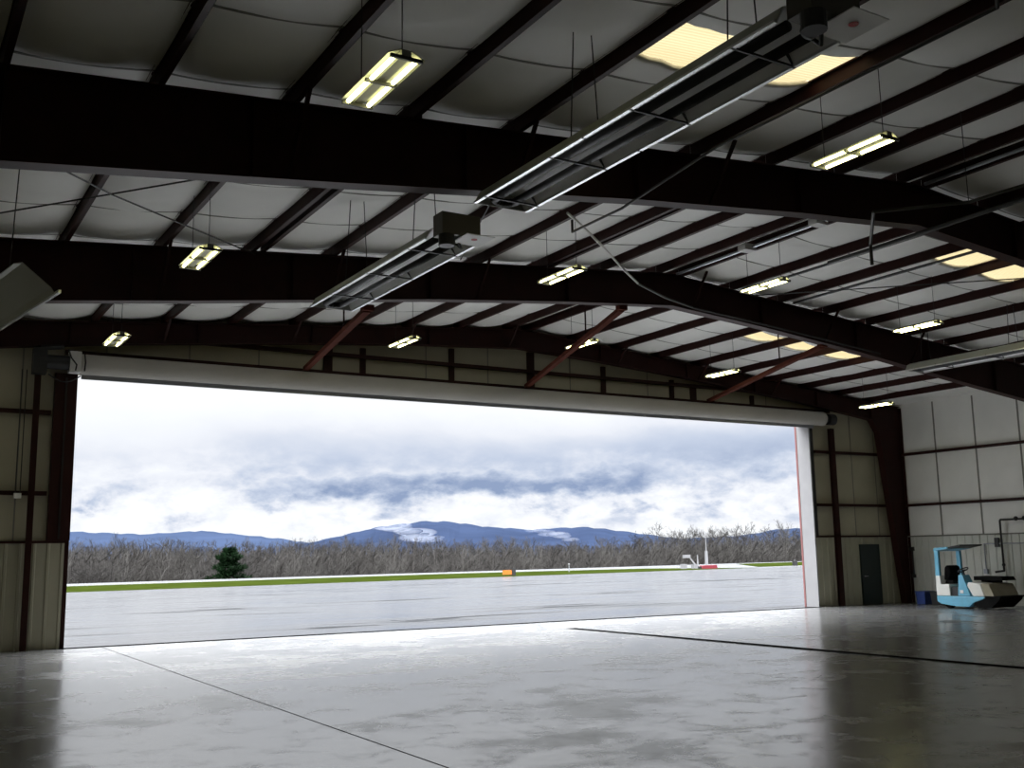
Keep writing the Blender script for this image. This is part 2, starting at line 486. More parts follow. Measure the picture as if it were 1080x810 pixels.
# ------------------------------------------------------------------ wall girts and posts
def girt(p, q, lab, grp):
    mb = MB(); mb.bar((0, 0, 0), Vector(q)-Vector(p), .16, .095)
    o = mb.build('wall_girt', M['steel']); o.location = p
    return tag(o, lab, 'girt', grp)
for z, wd in ((5.45, 'upper'), (3.55, 'lower')):
    girt((XL, YF-.085, z), (3.40, YF-.085, z), f'{wd} dark steel girt on the front wall left of the doorway', 'front wall girts')
    girt((28.72, YF-.085, z), (32.6, YF-.085, z), f'{wd} dark steel girt on the front wall right of the doorway', 'front wall girts')
    girt((XR-.085, 3.0, z), (XR-.085, YF-.4, z), f'{wd} dark steel girt along the pale right side wall', 'side wall girts')
girt((DL+.05, YF-.085, 7.45), (27.6, YF-.085, 7.45), 'dark steel girt across the wall above the rolled door', 'front wall girts')
girt((DL-.3, YF-.085, 6.93), (29.6, YF-.085, 6.93), 'dark steel header beam directly above the rolled door', 'front wall girts')
def post(x, w, z0, z1, lab, d=.2):
    mb = MB(); y = YF
    mb.box(-w/2, w/2, -.012, 0, 0, z1-z0); mb.box(-w/2, w/2, -d, -d+.012, 0, z1-z0); mb.box(-.006, .006, -d, 0, 0, z1-z0)
    o = mb.build('wall_post', M['steel']); o.location = (x, y-.16 if z0 < 1 else y-.002, z0)
    return tag(o, lab, 'wall post', 'wall posts')
post(3.06, .13, 0, 6.80, 'slim dark full-height post on the front wall left of the doorway', .12)
post(29.52, .22, 0, 6.30, 'dark full-height post on the front wall right of the doorway', .12)
for i, x in enumerate([10.31, 11.33, 14.11, 16.83, 19.55, 22.33, 23.25, 25.9]):
    post(x, .16 if i not in (0, 3, 6) else .24, 6.97, zt(x)-.55 if zt(x) - .55 > 7.3 else 7.4,
         f'short dark post above the rolled door, {ORD[i]} from the left', .07)
# jambs
j = thing('door_jamb', 'dark maroon steel jamb at the left edge of the doorway', 'door jamb', (DL-.25, YF, 0))
MB().box(-.25, .245, -.17, .30, 2.46, 6.4).build('column', M['steel'], j)
MB().box(.16, .25, -.05, .30, 0, 2.46).build('lower_column', M['steel'], j)
MB().box(-.02, .02, -.20, -.171, 2.5, 6.3).build('guide_rail', M['black'], j)
j = thing('door_jamb', 'white steel jamb with a red outer edge at the right side of the doorway', 'door jamb', (DR, YF, 0))
MB().box(0, .055, -.20, .38, 0, 6.42).build('jamb_face', M['jamb_white'], j)
MB().box(-.012, .055, .381, .46, 0, 6.42).build('edge_strip', M['jamb_red'], j)
MB().box(.0555, .20, -.20, -.04, 2.46, 6.40).build('guide_rail', M['black'], j)

# rolled-up door
rd = thing('rolling_door', 'long white rolled-up door barrel above the doorway opening', 'rolling door', (16.2, 26.38, 6.60))
mb = MB(); L0, L1 = 3.95-16.2, 28.85-16.2
for k in range(26):
    a = L0 + (L1-L0)*k/26; b = L0 + (L1-L0)*(k+1)/26
    mb.tube((a, 0, 0), (b, 0, 0), .245, n=24, caps=(k in (0, 25)))
bmesh.ops.remove_doubles(mb.bm, verts=mb.bm.verts, dist=.0005)
mb.build('barrel', M['rolldoor'], rd, smooth=False)
MB().box(L0+.05, L1-.3, .10, .16, -.335, -.12).build('curtain_end', M['grey_metal'], rd)
MB().tube((L1+.001, 0, 0), (L1+.06, 0, 0), .255, n=24).build('end_cap', M['rolldoor'], rd)
MB().tube((L1+.061, 0, 0), (L1+.30, 0, 0), .12, n=14).tube((L1+.30, 0, 0), (L1+.62, 0, 0), .20, n=18).build('bearing_housing', M['black'], rd)
m_ = MB(); m_.box(L0-.26, L0-.002, -.18, .15, -.22, .28); m_.build('end_bracket', M['white_metal'], rd, bevel=.01)
m_ = MB(); m_.tube((L0-.9, -.05, .0), (L0-.261, -.05, 0), .17, n=16).box(L0-1.05, L0-.75, -.2, .12, -.30, .30).tube((L0-.9, -.15, .3), (L0-.4, -.15, .36), .06)
m_.build('motor', M['black'], rd)
pts = [(L0-.72+.07*k, -.22, -.32-.16*math.sin(PI*k/10)) for k in range(11)]
for pts in (pts, [(L0-.30, -.19, .3), (L0-.24, -.24, .1), (L0-.12, -.26, -.06), (L0-.14, -.25, -.2)], [(L0+.05, -.26, .2), (L0+.07, -.28, .0), (L0+.06, -.24, -.2)]):
    MB().path(pts, .018, 6).build('cable', M['black'], rd)

r = thing('hand_chain', 'thin hand chain with small white weight hanging on the front wall at far left', 'chain', (2.72, YF-.22, 3.42))
MB().tube((0, 0, .12), (0, 0, 3.0), .012, n=6).tube((.10, 0, .12), (.10, 0, 3.0), .012, n=6).build('chain', M['black'], r)
MB().box(-.03, .13, -.04, .04, .0, .12).build('weight', M['white_metal'], r)

# walk door
d = MB(); dr = thing('door_1', 'narrow dark green walk door in the front wall beside the corner column', 'door', (31.3, YF-.065, 0)); dr['kind'] = 'structure'
leaf = MB().box(-.44, .44, -.03, .02, .0, 2.08).build('door_leaf', M['door_green'], dr)
f = MB(); f.box(-.50, -.44, -.045, .03, 0, 2.14).box(.44, .50, -.045, .03, 0, 2.14).box(-.44, .44, -.045, .03, 2.08, 2.14); f.build('door_frame', M['door_green'], dr)
MB().tube((-.36, -.03, 1.0), (-.36, -.09, 1.0), .02).tube((-.36, -.085, 1.0), (-.24, -.085, 1.0), .012).build('door_handle', M['grey_metal'], leaf)

# header struts
for (a, b, lab) in (((8.35, 19.53, 6.95), (9.55, 26.40, 6.93), 'left reddish diagonal strut from roof frame down to the door header'),
                    ((14.85, 19.53, 7.66), (16.45, 26.40, 6.93), 'middle reddish diagonal strut crossing in front of the hanging lamp'),
                    ((21.55, 19.53, 7.36), (23.6, 26.40, 6.93), 'right reddish diagonal strut below the last skylight')):
    A = Vector(a); B = Vector(b)
    r = thing('header_strut', lab, 'strut', a, 0, 'diagonal header struts')
    D = B - A
    MB().bar((0, 0, 0), D, .15, .10).build('strut_bar', M['steel_red'], r)
    mid = D*.32
    MB().tube(mid + Vector((0, 0, .05)), (mid.x, mid.y, zt(A.x+mid.x)+.1-A.z), .02, n=6).build('hanger_rod', M['steel'], r)
    MB().box(-.12, .12, -.10, .05, -.02, .10).build('bracket', M['steel_red'], r)

# ------------------------------------------------------------------ hanging lamps
def lamp(x, y, z, label, first=[None]):
    if first[0] is None:
        r = thing('hanging_lamp', label, 'ceiling light', (0, 0, 0), 0, 'hanging fluorescent lamps')
        h = MB(); L = .60
        h.box(-.05, .05, -L, L, .03, .10)
        for s in (-1, 1):
            h.hexa([(s*.05, -L, .095), (s*.05, L, .095), (s*.05, L, .105), (s*.05, -L, .105)], [(s*.19, -L, .03), (s*.19, L, .03), (s*.19, L, .04), (s*.19, -L, .04)])
        h.build('housing', M['housing'], r)
        for s in (-1, 1):
            for e in (-1, 1):
                a, b = (.035, .575)
                MB().tube((s*.115, e*a, .022), (s*.115, e*b, .022), .022, n=10).build('lamp_tube', M['lamp'], r)
        for e in (-.60, 0, .60): MB().box(-.17, .17, e-.014, e+.014, -.006, .03).build('guard_strap', M['black'], r)
        for e in (-.5, .5): MB().tube((0, e, .10), (0, e, 1.36), .006, n=5).build('hanger_wire', M['black'], r)
        first[0] = r
    else:
        r = copy_tree(first[0]); r['label'] = label
    r.location = (x, y, z)
    return r
ROW = [9.15, 16.27, 23.38]
def lz(x): return 6.3 + .0833*(x if x < RX else 2*RX - x) - .02
lamp(4.05, ROW[0], lz(4.05), 'nearest bright hanging lamp at upper left, in front of the big black frame')
lamp(10.95, ROW[0], lz(10.95), 'bright hanging lamp at upper right, in front of the big black frame')
lamp(4.12, ROW[1], lz(4.1), 'lit lamp hanging before the second roof frame, leftmost of that row')
lamp(10.98, ROW[1], lz(11), 'lit lamp before the second roof frame, right of the second heater')
lamp(16.3, ROW[1], lz(16.2), 'lit lamp hanging under the ridge before the second roof frame')
lamp(21.3, ROW[1], lz(21.3), 'lit lamp of the middle row nearest the right edge of the view')
lamp(4.2, ROW[2], lz(4.2), 'small lit lamp above the left end of the rolled door')
lamp(11.0, ROW[2], lz(11), 'small lit lamp of the far row between the left and middle struts')
lamp(16.4, ROW[2], lz(16.2), 'small lit lamp of the far row behind the middle reddish strut')
lamp(21.5, ROW[2], lz(21.4), 'small lit lamp of the far row beside the right reddish strut')
lamp(28.2, ROW[2], lz(28.2), 'lit lamp seen edge-on in front of the far right wall corner')

# ------------------------------------------------------------------ radiant heaters
def heater(L, label, loc, rz=0, burner=True, tilt=0.0, roof=None):
    """hangs along +y; near end at y=0, x centred, bottom lip at z=0"""
    r = thing('tube_heater', label, 'heater', loc, rz, 'overhead radiant heaters')
    T = Matrix.Rotation(tilt, 4, 'Y')
    def put(mb, name, m, sm=False):
        bmesh.ops.transform(mb.bm, matrix=T, verts=mb.bm.verts); return mb.build(name, m, r, smooth=sm)
    prof = [(-.375, 0), (-.30, .14), (-.17, .20), (.17, .20), (.30, .14), (.375, 0)]
    h = MB(); n = len(prof)
    for k in range(n-1):
        (x0, z0), (x1, z1) = prof[k], prof[k+1]
        h.hexa([(x0, 0, z0), (x1, 0, z1), (x1, 0, z1+.004), (x0, 0, z0+.004)], [(x0, L, z0), (x1, L, z1), (x1, L, z1+.004), (x0, L, z0+.004)])
    put(h, 'reflector', M['reflector'])
    b = MB()
    for k in range(n-1):
        (x0, z0), (x1, z1) = prof[k], prof[k+1]
        b.hexa([(x0*1.02, 0, z0+.008), (x1*1.02, 0, z1+.008), (x1*1.02, 0, z1+.014), (x0*1.02, 0, z0+.014)], [(x0*1.02, L, z0+.008), (x1*1.02, L, z1+.008), (x1*1.02, L, z1+.014), (x0*1.02, L, z0+.014)])
    put(b, 'hood', M['hoodback'])
    for s in (-1, 1):
        lp = MB()
        k = 0; seg = 2.9
        while k*seg < L - .05:
            lp.box(s*.385-.022, s*.385+.022, k*seg+.01, min(L, (k+1)*seg)-.02, -.014, .012); k += 1
        put(lp, 'lip', M['bright'])
        tb = MB(); tb.tube((s*.15, .1, .06), (s*.15, L-.12, .06), .052, n=12); put(tb, 'radiant_tube', M['tube'], True)
    ub = MB(); ub.path([(.15*math.cos(t), L-.12+.09*math.sin(t), .06) for t in [PI*i/8 for i in range(9)]], .052, 10); put(ub, 'return_bend', M['tube'], True)
    y = .55
    while y < L - .2:
        c = MB(); c.box(-.40, .40, y-.012, y+.012, -.018, .004)
        c.bar((-.39, y, 0), (-.2, y, .22), .02); c.bar((.39, y, 0), (.2, y, .22), .02)
        put(c, 'tube_bracket', M['black']); y += 1.5
    e = MB(); e.prism([(x, z) for x, z in prof], 'y', L-.004, L+.004); put(e, 'end_plate', M['hoodback'])
    if roof:
        y = .8
        while y < L:
            for s in (-1, 1): MB().tube((s*.2, y, .21), (s*.12, y, roof), .008, n=5).build('hanger_chain', M['black'], r)
            y += 2.6
    if burner:
        q = MB(); q.box(-.28, .32, -.30, -.02, .02, .33); put(q, 'burner_box', M['burner'])
        q = MB(); q.box(.0, .44, -.50, -.02, -.012, -.002); panel = put(q, 'access_panel', M['white_metal'])
        q = MB(); q.tube((-.18, -.22, .02), (-.18, -.22, -.14), .11, n=16).ball((-.05, -.06, -.02), .09, 10).path([(.1, -.05, .0), (.2, .05, -.05), (.15, .12, .03)], .02, 6)
        put(q, 'fan_housing', M['tube'])
        q = MB(); q.tube((.22, -.30, -.014), (.22, -.30, -.018), .045, n=14); bmesh.ops.transform(q.bm, matrix=T, verts=q.bm.verts); q.build('warning_mark', M['sticker'], panel)
    return r
heater(5.35, 'nearer long overhead radiant heater with grey burner box, crossing the big black frame', (6.72, 6.0, 6.42), 0, True, 0, 1.70)
heater(4.55, 'second overhead radiant heater beyond the big frame, its far end over the doorway', (6.72, 12.75, 6.33), 0, True, 0, 1.70)
heater(9.0, 'radiant heater at the right edge, seen from its side before the second frame', (24.35, 9.8, 6.77), 0, False, 0, 1.25)
def tilted_hood():
    r = thing('heater_hood', 'tilted dull grey heater hood with bright lower lip at the left edge of the view', 'heater', (1.37, 14.1, 5.66), math.radians(9))
    L = 4.2
    h = MB()
    prof = [(-.10, -.03), (.0, .0), (.36, -.27), (.40, -.33)]
    for (x0, z0), (x1, z1) in zip(prof[:-1], prof[1:]):
        h.hexa([(x0, 0, z0), (x1, 0, z1), (x1, 0, z1+.012), (x0, 0, z0+.012)], [(x0, L, z0-.0), (x1, L, z1), (x1, L, z1+.012), (x0, L, z0+.012)])
    h.build('reflector', M['hoodback'], r)
    MB().box(.42, .455, -.10, L, -.34, -.30).build('lip', M['bright'], r)
    for y in (.8, 2.2, 3.6):
        MB().tube((.05, y, .0), (.12, y, 2.05), .008, n=5).build('hanger_chain', M['black'], r)
tilted_hood()

# ------------------------------------------------------------------ pipes, rods, hoses in the roof
def pipe(name, label, cat, pts, r, mat, extra=None):
    base = Vector(pts[0]); mb = MB(); mb.path([Vector(p)-base for p in pts], r, 8)
    if extra: extra(mb, base)
    o = mb.build(name, mat); o.location = base
    return tag(o, label, cat)
pipe('gas_pipe', 'thin black gas pipe running beside the nearer heater and under the big frame', 'pipe',
     [(8.62, 5.4, 7.48), (9.2, 5.8, 7.22), (9.2, 9.9, 7.22), (9.2, 12.0, 7.0), (9.2, 13.3, 7.0), (9.2, 13.3, 7.2)], .020, M['pipe_black'])
pipe('flexible_duct', 'pale grey flexible hose drooping between the first two roof frames', 'hose',
     [(9.15, 13.35, 7.32), (9.9, 13.95, 7.35), (10.9, 14.75, 7.34), (11.9, 15.55, 7.30), (12.76, 16.2, 7.27)], .022, M['white_metal'])
pipe('conduit_pipe', 'thin dark conduit running across the second roof frame', 'conduit',
     [(12.78, 16.22, 7.27), (14.6, 17.6, 7.50), (16.8, 19.22, 7.86), (20.0, 19.22, 7.60), (23.5, 19.22, 7.28)], .025, M['pipe_black'])
pipe('gas_pipe', 'black pipe with a drop leg at the far upper right below the big frame', 'pipe',
     [(14.6, 6.0, 7.28), (14.0, 9.6, 7.15), (13.2, 10.72, 7.2), (13.9, 11.4, 6.95), (13.9, 11.4, 6.60)], .028, M['pipe_black'],
     lambda mb, b: (mb.tube(Vector((14.0, 9.6, 7.15))-b, Vector((14.0, 9.6, 8.66))-b, .007, n=5)))
pipe('sprinkler_pipe', 'thicker black pipe rising across the big frame at the right edge', 'pipe',
     [(14.9, 6.3, 7.28), (14.9, 12.0, 7.22), (14.9, 13.2, 7.22)], .04, M['pipe_black'])
pipe('gas_pipe', 'dark pipe clamped under the roof right of the ridge in the middle bay', 'pipe',
     [(18.36, 13.0, 8.42), (18.36, 19.0, 8.42)], .035, M['pipe_black'])
pipe('gas_pipe', 'dark pipe under the purlins just before the right skylight', 'pipe',
     [(20.04, 13.0, 8.28), (20.04, 19.0, 8.28)], .035, M['pipe_black'])
pipe('brace_rod', 'thin steel brace rod rising to the right near the left end of the roof', 'brace rod', [(-.3, 19.2, 7.20), (2.85, 16.1, 7.46), (6.0, 13.0, 7.73)], .014, M['pipe_black'])
pipe('brace_rod', 'thin steel brace rod descending to the right toward the left hanging lamp', 'brace rod', [(-.3, 12.7, 7.19), (2.75, 16.2, 7.44), (5.9, 19.2, 7.71)], .014, M['pipe_black'])
pipe('brace_rod', 'thin rod slanting behind the burner box of the second heater', 'brace rod', [(8.0, 13.2, 7.85), (10.2, 18.9, 8.1)], .010, M['pipe_black'])
pipe('brace_rod', 'thin rod slanting past the right skylight toward the second frame', 'brace rod', [(23.6, 12.6, 8.0), (18.6, 19.2, 8.35)], .014, M['pipe_black'])

# pipes on the right wall
pipe('air_pipe', 'black pipe dropping down the right wall beside the blue sweeper', 'pipe',
     [(XR-.20, 17.5, 2.88), (XR-.20, 22.47, 2.88), (XR-.20, 22.5, 2.85), (XR-.20, 22.5, 1.16), (XR-.30, 22.77, 1.12)], .035, M['pipe_black'],
     lambda mb, b: (mb.ball(Vector((XR-.20, 21.9, 2.9))-b, .08, 8), mb.ball(Vector((XR-.20, 21.6, 2.9))-b, .08, 8), mb.ball(Vector((XR-.20, 22.5, 1.36))-b, .06, 8)))
pipe('wall_conduit', 'thin grey conduit on the right wall behind the sweeper roof', 'conduit',
     [(XR-.09, 17.5, 2.08), (XR-.09, 23.25, 2.08), (XR-.09, 23.25, 1.2)], .02, M['grey_metal'],
     lambda mb, b: (mb.box(XR-.15-b.x, XR-.07-b.x, 23.18-b.y, 23.32-b.y, 1.06-b.z, 1.22-b.z)))
o = MB().box(-.06, 0, -.08, .08, -.16, .16).build('switch_box', M['black']); o.location = (XR-.065, 22.75, 2.12)
tag(o, 'small black switch box on the right wall by the black pipe', 'switch box')
r = thing('hose_rack', 'thin dark hose and valve hanging on the right wall near the corner', 'hose', (XR-.09, 26.25, .9))
MB().tube((0, 0, 0), (0, 0, 1.05), .03, n=8).build('hose', M['pipe_black'], r)
MB().box(-.05, .03, -.08, .08, .98, 1.12).box(-.05, .03, -.07, .07, .0, .12).build('valve', M['pipe_black'], r)

# ------------------------------------------------------------------ floor details
r = thing('trench_drain', 'long narrow black trench drain running down the middle of the floor', 'floor drain', (16.12, 8.0, 0))
g = MB(); g.box(-.13, .13, 0, 15.9, .0005, .004); g.build('grate', M['groove'], r)
g = MB(); g.box(-.15, -.13, 0, 15.9, .0005, .008).box(.13, .15, 0, 15.9, .0005, .008); g.build('rim', M['black'], r)
tag(MB().box(DL-.1, DR+.05, 26.45, 26.78, -.02, .004).build('floor_slot', M['groove']), 'thin black slot in the floor along the doorway threshold', 'threshold')
struct(MB().box(4.715, 4.735, -2, 26.4, .0003, .0012).build('trim_1', M['groove']), 'thin saw-cut joint in the floor left of centre', 'floor joint')

# ------------------------------------------------------------------ floor sweeper (faces -y, parked along the right wall)
def sweeper():
    r = thing('ride_on_sweeper', 'light blue and white ride-on floor sweeper parked by the right wall', 'sweeper', (30.4, 23.30, 0))
    # local: u forward = -y ; v across = +x
    def pr(poly, v0, v1): return MB().prism([(-u, z) for u, z in poly], 'x', v0, v1)
    W = 1.25
    pr([(0, .40), (0, .22), (.15, .14), (.75, .08), (1.35, .06), (1.52, .20), (2.0, .34), (2.0, .40)], 0, W).build('chassis', M['blue'], r, bevel=.02)
    pr([(.0, .41), (.0, 1.06), (.20, 1.06), (.22, .78), (.58, .78), (.60, .41)], .0, W).build('rear_body', M['offwhite'], r, bevel=.02)
    pr([(.62, .41), (.62, .70), (.95, .70), (.95, .41)], .06, W-.06).build('footwell', M['black'], r)
    s = pr([(.22, .79), (.62, .79), (.64, .90), (.30, .92)], .18, .78)
    seat = s.build('seat', M['rubber'], r, bevel=.04)
    pr([(.18, .90), (.24, 1.32), (.33, 1.40), (.46, 1.36), (.50, 1.20), (.40, .90)], .20, .76).build('backrest', M['rubber'], seat, bevel=.05)
    c = MB(); c.hexa([(.02, -.90, .41), (.02, -1.42, .41), (.5, -1.42, .41), (.5, -.90, .41)], [(.06, -.94, 1.08), (.06, -1.12, 1.08), (.42, -1.12, 1.08), (.42, -.94, 1.08)])
    column = c.build('steering_column', M['blue'], r, bevel=.015)
    w = MB(); ax = Vector((0, .45, 1)); w.ring((.26, -1.00, 1.24), .18, .018, ax); w.tube((.26, -1.05, 1.06), (.26, -1.0, 1.24), .022)
    w.bar((.09, -1.0, 1.24), (.43, -1.0, 1.24), .025); w.build('steering_wheel', M['black'], column)
    pr([(1.30, .74), (1.36, .86), (1.86, .80), (2.0, .41), (1.52, .41)], .02, W-.02).build('hood', M['offwhite'], r, bevel=.03)
    MB().prism([(-1.18, 1.03), (-2.28, 1.02), (-2.38, .90), (-1.18, .90)], 'x', .55, W).box(.8, W-.1, -1.9, -1.28, .41, .90).build('hopper_cover', M['rubber'], r, bevel=.01)
    h = MB(); h.hexa([(.0, -1.90, .82), (W+.05, -1.90, .82), (W+.05, -2.03, .40), (0, -2.03, .40)], [(.02, -2.20, .80), (W+.03, -2.20, .80), (W+.05, -2.42, .40), (0, -2.42, .40)])
    h.build('hopper', M['beige'], r, bevel=.02)
    pr([(1.48, .12), (1.72, .04), (2.2, .05), (2.55, .30), (2.60, .39), (2.02, .39), (1.55, .21)], .04, W-.02).build('brush_skirt', M['rubber'], r, bevel=.01)
    MB().box(-.02, W+.12, -2.66, -2.02, .385, .43).build('bumper', M['rubber'], r)
    for v in (.06, W-.24):
        t = MB(); t.tube((v, -.45, .15), (v+.18, -.45, .15), .15, n=18); t.build('wheel', M['rubber'], r)
    t = MB(); t.tube((.5, -1.5, .15), (.7, -1.5, .15), .15, n=18); t.build('wheel', M['rubber'], r)
    p = MB(); p.prism([(0, 1.05), (-.19, 1.05), (-.19, 1.86), (-.02, 1.86)], 'x', .0, .10); p.build('guard_post', M['blue'], r, bevel=.015)
    p = MB(); p.prism([(0, 1.05), (-.19, 1.05), (-.17, 1.86), (.0, 1.86)], 'x', W-.1, W); p.build('guard_post', M['blue'], r, bevel=.015)
    rf = MB(); rf.prism([(.01, 1.85), (-.60, 1.93), (-.60, 1.99), (-.05, 1.97), (.01, 1.92)], 'x', 0, W); roof = rf.build('guard_roof', M['blue'], r, bevel=.01)
    MB().prism([(-.60, 1.935), (-1.12, 2.02), (-1.12, 2.06), (-.60, 1.985)], 'x', .04, W-.04).build('visor', M['black'], roof)
    MB().box(-.004, 0, -1.16, -1.02, .5, .6).build('data_plate', M['offwhite'], column)
    r.scale = (1, .88, 1)
    return r
sweeper()

def bin_(name, lab, loc, mat, w, d, h):
    r = thing(name, lab, 'bin', loc)
    mb = MB(); mb.hexa([(-w*.44, -d*.44, 0), (w*.44, -d*.44, 0), (w*.44, d*.44, 0), (-w*.44, d*.44, 0)], [(-w/2, -d/2, h), (w/2, -d/2, h), (w/2, d/2, h), (-w/2, d/2, h)])
    mb.build('tub', mat, r, bevel=.02)
    MB().box(-w*.53, w*.53, -d*.53, d*.53, h, h+.04).build('rim', mat, r, bevel=.01)
bin_('storage_bin', 'small blue plastic bin on the floor against the right wall', (32.3, 25.25, 0), M['blue_dark'], .55, .40, .42)
bin_('storage_bin', 'black bin between the blue bin and the sweeper', (32.3, 24.55, 0), M['black'], .5, .6, .42)

# ------------------------------------------------------------------ outdoors
def poly(name, pts, z, mat, label, cat, th=.3):
    mb = MB(); n = len(pts)
    mb.hexa([(x, y, z-th) for x, y in pts], [(x, y, z) for x, y in pts])
    return struct(mb.build(name, mat), label, cat)
def yA(x): return 77.5 + .25*(x-11)
def yG(x): return 101 + .327*(x-15)
def yR(x): return 111 + .28*(x-16)
X0, X1 = -120, 420
poly('apron', [(X0, 26.55), (X1, 26.55), (X1, yA(X1)), (X0, yA(X0) if yA(X0) > 40 else 44.75)], -.001, M['apron'], 'wet pale concrete apron outside the doorway', 'apron')
poly('runway', [(X0, 40), (X0, yR(X0)), (X1, yR(X1)), (X1, 60)], -.02, M['runway'], 'pale wet runway strip beyond the grass', 'runway', .25)
poly('grass_verge', [(-90, yA(-90)), (95, yA(95)), (88, yG(88)-12), (60, yG(60)-4), (-90, yG(-90))], .012, M['grass'], 'green mown grass verge between apron and runway', 'grass', .02)
poly('grass_verge', [(100, yA(100)+4), (330, yA(330)+10), (330, yG(330)-10), (125, yG(125)-2)], .012, M['grass'], 'green grass patch at the right beyond the apron', 'grass', .02)
mb = MB()
rows = [(0, -.3), (25, -3.2), (60, -4.2), (250, -4.5), (2500, -6)]
vs = []
for dy, z in rows:
    vs.append([mb.bm.verts.new((x, yR(min(max(x, X0), X1)) + dy, z)) for x in (-900, X0, 0, 100, 200, X1, 3500)])
for a, b in zip(vs[:-1], vs[1:]):
    for i in range(len(a)-1): mb.bm.faces.new([a[i], a[i+1], b[i+1], b[i]])
struct(mb.build('field', M['field']), 'dull field falling away behind the runway', 'ground')

# hills
def hills(name, prof, R, mat, label):
    bm = bmesh.new(); G = []
    rnd = random.Random(len(prof))
    az = prof[0][0]
    while az <= prof[-1][0]:
        e = interp(prof, az) + .02*math.sin(az*5.1) + rnd.uniform(-.018, .018)
        a = math.radians(az); H = R*math.tan(math.radians(e)) + 1.93
        col = []
        for f, hh in ((.62, -8), (.78, .35*H), (.90, .72*H), (1.0, H), (1.12, .6*H), (1.3, -8)):
            rr = R*f; jit = 1 + (.06*math.sin(az*2.3 + f*9) if 0.7 < f < .95 else 0)
            col.append(bm.verts.new((rr*math.sin(a), rr*math.cos(a), hh*jit)))
        G.append(col); az += .3
    for a, b in zip(G[:-1], G[1:]):
        for i in range(5): bm.faces.new([a[i], a[i+1], b[i+1], b[i]])
    bmesh.ops.recalc_face_normals(bm, faces=bm.faces)
    me = bpy.data.meshes.new(name); bm.to_mesh(me); bm.free(); me.materials.append(mat)
    o = bpy.data.objects.new(name, me); COL.objects.link(o)
    return struct(o, label, 'hills')
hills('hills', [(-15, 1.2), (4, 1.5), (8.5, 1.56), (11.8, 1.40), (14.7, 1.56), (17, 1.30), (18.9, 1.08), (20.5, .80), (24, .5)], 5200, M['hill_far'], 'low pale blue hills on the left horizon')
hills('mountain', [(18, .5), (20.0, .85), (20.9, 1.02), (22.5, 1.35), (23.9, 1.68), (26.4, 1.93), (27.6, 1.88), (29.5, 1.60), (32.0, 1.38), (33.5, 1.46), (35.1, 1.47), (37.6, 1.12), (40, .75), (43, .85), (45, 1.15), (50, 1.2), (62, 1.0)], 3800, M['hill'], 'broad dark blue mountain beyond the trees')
# wisps of mist lying on the mountain slope
for i, (az, e, w, h, tl, lab) in enumerate(((25.5, 1.35, 95, 17, -.30, 'white wisp of mist on the left shoulder of the dark mountain'), (33.2, 1.12, 60, 10, -.25, 'small thin wisp of mist low on the right slope of the mountain'))):
    R = 2650; a = math.radians(az); mb = MB()
    rnd = random.Random(i+5)
    for k in range(14):
        t = rnd.uniform(-1, 1)
        mb.ball((t*w*.8, rnd.uniform(-20, 20), t*w*.8*tl + rnd.uniform(-h, h)*.5), rnd.uniform(.3, 1)*h, 12, 3.2, 1.5, .7)
    o = mb.build('mist_patch', M['mist'], smooth=True)
    o.location = (R*math.sin(a), R*math.cos(a), R*math.tan(math.radians(e)) + 2); o.rotation_euler = (0, 0, -a)
    tag(o, lab, 'mist', None, 'stuff')

# bare trees
def bare_tree(seed, H, W, mat, n):
    rnd = random.Random(seed); mb = MB()
    mb.tube((0, 0, 0), (0, 0, H*.45), H*.020, H*.012, 5).tube((0, 0, H*.45), (rnd.uniform(-.3, .3), 0, H*.9), H*.012, H*.003, 4)
    def br(p, d, L, r, lev):
        q = p + d*L
        mb.tube(p, q, r, r*.45, 3, False)
        if lev == 0: return
        for k in range(n if lev > 1 else 4):
            t = rnd.uniform(.35, 1.0)
            nd = (d + Vector((rnd.uniform(-1, 1), rnd.uniform(-1, 1), rnd.uniform(-.35, .9)))*.75).normalized()
            br(p + d*L*t, nd, L*rnd.uniform(.4, .65), max(r*.5, .011), lev-1)
    nb = 13
    for k in range(nb):
        t = rnd.uniform(.14, .85); a = k*2.4 + rnd.uniform(-.4, .4)
        el = rnd.uniform(.25, 1.0)
        d = Vector((math.cos(a)*math.cos(el), math.sin(a)*math.cos(el), math.sin(el)))
        br(Vector((0, 0, H*t)), d, W*.5*rnd.uniform(.7, 1.1)*(1.1-t*.55), .055, 3)
    return mb.build('bare_tree', mat)
TP = []
for i in range(6):
    t = bare_tree(20+i, 9.5, 7.0, [M['twig'], M['twig3'], M['twig2']][i % 3], 4); TP.append(t)
used = set()
rnd = random.Random(11)
LBL = 'leafless grey-brown tree in the dense woodland line beyond the runway'
LBT = 'taller leafless tree standing above the woodland line behind the white mast'
def put_tree(x, y, z, s, lab, grp):
    i = rnd.randrange(6); p = TP[i]
    if i in used: o = p.copy(); COL.objects.link(o)
    else: o = p; used.add(i)
    o.location = (x, y, z); o.rotation_euler = (0, 0, rnd.uniform(0, 6.3)); k = s*rnd.uniform(.9, 1.1)
    o.scale = (s*1.05, s*1.05, k)
    tag(o, lab, 'tree', grp)
n_t = 0
